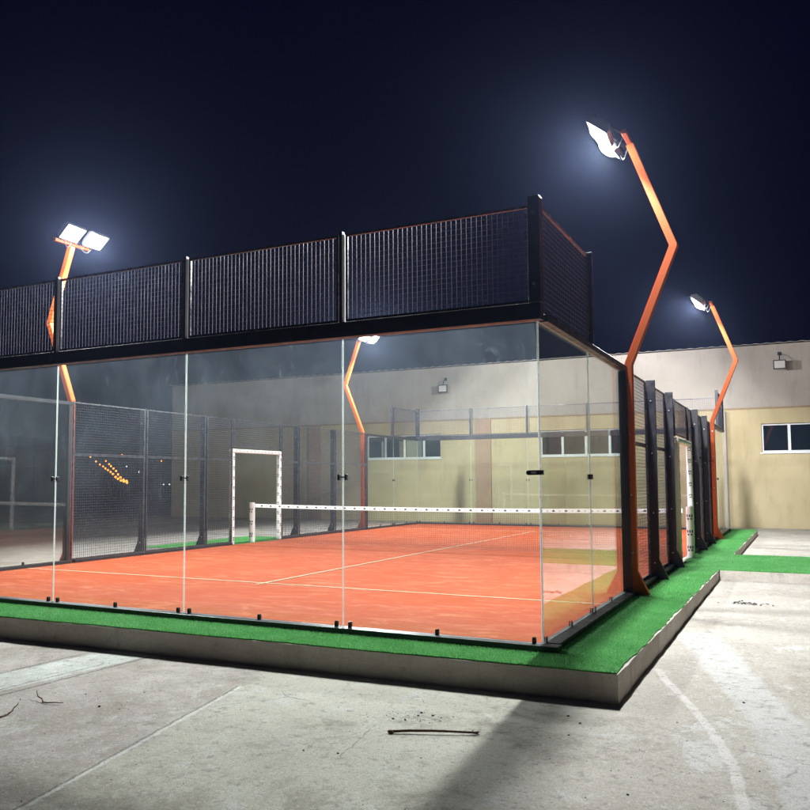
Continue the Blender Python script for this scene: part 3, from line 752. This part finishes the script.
# ------------------------------------------------------------------ camera
CAMP = V((2.06, -7.3753, 1.4835)); yaw, pit, rol = -.4788, .0708, -.0034; FPX = 839.797
f = V((math.sin(yaw)*math.cos(pit), math.cos(yaw)*math.cos(pit), math.sin(pit))); rr = V((math.cos(yaw), -math.sin(yaw), 0)); uu = rr.cross(f)
rx = rr*math.cos(rol)+uu*math.sin(rol); ux = uu*math.cos(rol)-rr*math.sin(rol)
cd = bpy.data.cameras.new('camera'); cam = bpy.data.objects.new('camera', cd); col.objects.link(cam)
cd.sensor_width = 36; cd.lens = FPX/810*36; cd.shift_x = (405-363.784)/810; cd.shift_y = (422.21-405)/810; cd.clip_end = 2000; cd.clip_start = .05
cam.matrix_world = Matrix(((rx.x, ux.x, -f.x, CAMP.x), (rx.y, ux.y, -f.y, CAMP.y), (rx.z, ux.z, -f.z, CAMP.z), (0, 0, 0, 1)))
sc.camera = cam

# distant street lamps standing on the hillside along a climbing road
proto = {}
def street_lamp(bearing, slope, warm, size, label, group):
    """bearing/slope seen from the yard give where on the hillside the lamp stands."""
    d = 120
    while d < 400:
        x, y = 2.06+bearing[0]*d, -7.375+bearing[1]*d; zh = hz(x, y)
        if 1.48+slope*d-zh <= 6.0 and d > 150: break
        d += .5
    key = (warm, size)
    if key not in proto:
        r_ = empty('street_lamp', (x, y, zh), label, 'street lamp', group)
        b = MB(); b.tube((0, 0, -.6), (0, 0, 5.9), .09, 8, r2=.06); b.build('pole', M['alu_grey'], r_)
        b = MB(); b.ball((0, 0, 6.0), size, 10, 8); b.build('lamp_head', M['sodium'] if warm else M['white_lamp'], r_)
        proto[key] = r_
    else:
        s_ = proto[key]; r_ = s_.copy(); col.objects.link(r_); r_.location = (x, y, zh)
        for ch in s_.children: c2 = ch.copy(); c2.parent = r_; col.objects.link(c2)
        r_['label'] = label; r_['group'] = group
ring = [(90.5,457),(96,461.5),(100,464.5),(103,466.5),(105.5,468.5),(108,470),(110.5,472),(113,474),(115.5,477),(118,479),(121,480.5),(124,481.5),(127,482.5),
        (106,461),(109,464.2),(111,466.2),(113.5,468.5),(116,471),(118,474.5),(120.5,477.5),(123.5,479.8),(126.5,481.2)]
single = [(122,455, True, .30, 'lone orange lamp glowing above the lit hillside road'), (126.5,466.5, False, .16, 'faint white lamp to the upper side of the hillside road'),
          (140,472, False, .32, 'bright white lamp just beyond the foot of the lit hillside road'), (161.5,461, True, .20, 'single orange lamp near the dark corner of the hall'),
          (163.5,484.5, False, .11, 'tiny white lamp of a low pair near the hall, the nearer to the road'), (169.5,484.5, False, .11, 'tiny white lamp of a low pair near the hall, the nearer to the wall')]
def aim(u, v):
    d = f + rx*((u-363.784)/FPX) - ux*((v-422.21)/FPX); h = math.hypot(d.x, d.y); return (d.x/h, d.y/h), d.z/h
for u, v in ring: street_lamp(*aim(u, v), True, .23, 'one of the orange lamps strung along the climbing hillside road', 'orange street lamps along the hillside road')
for u, v, w, s_, lb in single: street_lamp(*aim(u, v), w, s_, lb, 'separate lamps on the hillside')

# ------------------------------------------------------------------ night sky and moonlight
w = bpy.data.worlds.new('World'); sc.world = w; w.use_nodes = True; nt = w.node_tree; nt.nodes.clear()
sky = nt.nodes.new('ShaderNodeTexSky'); sky.sky_type = 'NISHITA'; sky.sun_disc = False; sky.sun_elevation = R(-7); sky.sun_rotation = R(200)
bg = nt.nodes.new('ShaderNodeBackground'); bg.inputs[1].default_value = .1
out = nt.nodes.new('ShaderNodeOutputWorld'); nt.links.new(sky.outputs[0], bg.inputs[0])
glow = nt.nodes.new('ShaderNodeBackground'); glow.inputs[0].default_value = (.0010, .0014, .0085, 1)      # town-lit night sky
ad = nt.nodes.new('ShaderNodeAddShader'); nt.links.new(bg.outputs[0], ad.inputs[0]); nt.links.new(glow.outputs[0], ad.inputs[1]); nt.links.new(ad.outputs[0], out.inputs[0])
sd = bpy.data.lights.new('moonlight', 'SUN'); sd.energy = .004; sd.angle = R(.5); sd.color = (.8, .88, 1)
so = bpy.data.objects.new('moonlight', sd); col.objects.link(so); so.rotation_euler = (R(35), R(10), R(20))

# thin haze volume added to make the glow round the lamps
HAZE = 0.00029
if HAZE:
    m_ = MB(); m_.box((-440, -70, -10), (135, 470, 32)); o = m_.build('haze', [])
    hm = bpy.data.materials.new('lamp halo haze'); hm.use_nodes = True; ht = hm.node_tree; ht.nodes.clear()
    pv = ht.nodes.new('ShaderNodeVolumePrincipled'); pv.inputs['Color'].default_value = (.46, .58, 1, 1); pv.inputs['Density'].default_value = HAZE; pv.inputs['Anisotropy'].default_value = .84; hm.cycles.volume_sampling = 'EQUIANGULAR'
    ho = ht.nodes.new('ShaderNodeOutputMaterial'); ht.links.new(pv.outputs[0], ho.inputs['Volume']); o.data.materials.append(hm)
    tag(o, kind='stuff')

# ------------------------------------------------------------------ render settings
sc.render.engine = 'CYCLES'; cy = sc.cycles
cy.use_denoising = True; cy.max_bounces = 6; cy.diffuse_bounces = 3; cy.glossy_bounces = 3; cy.transparent_max_bounces = 32; cy.transmission_bounces = 4
cy.sample_clamp_indirect = 10; cy.caustics_reflective = False; cy.caustics_refractive = False; cy.volume_bounces = 0
vs_ = sc.view_settings; vs_.view_transform = 'Standard'; vs_.look = 'None'; vs_.gamma = 1; vs_.exposure = 0; vs_.use_curve_mapping = False
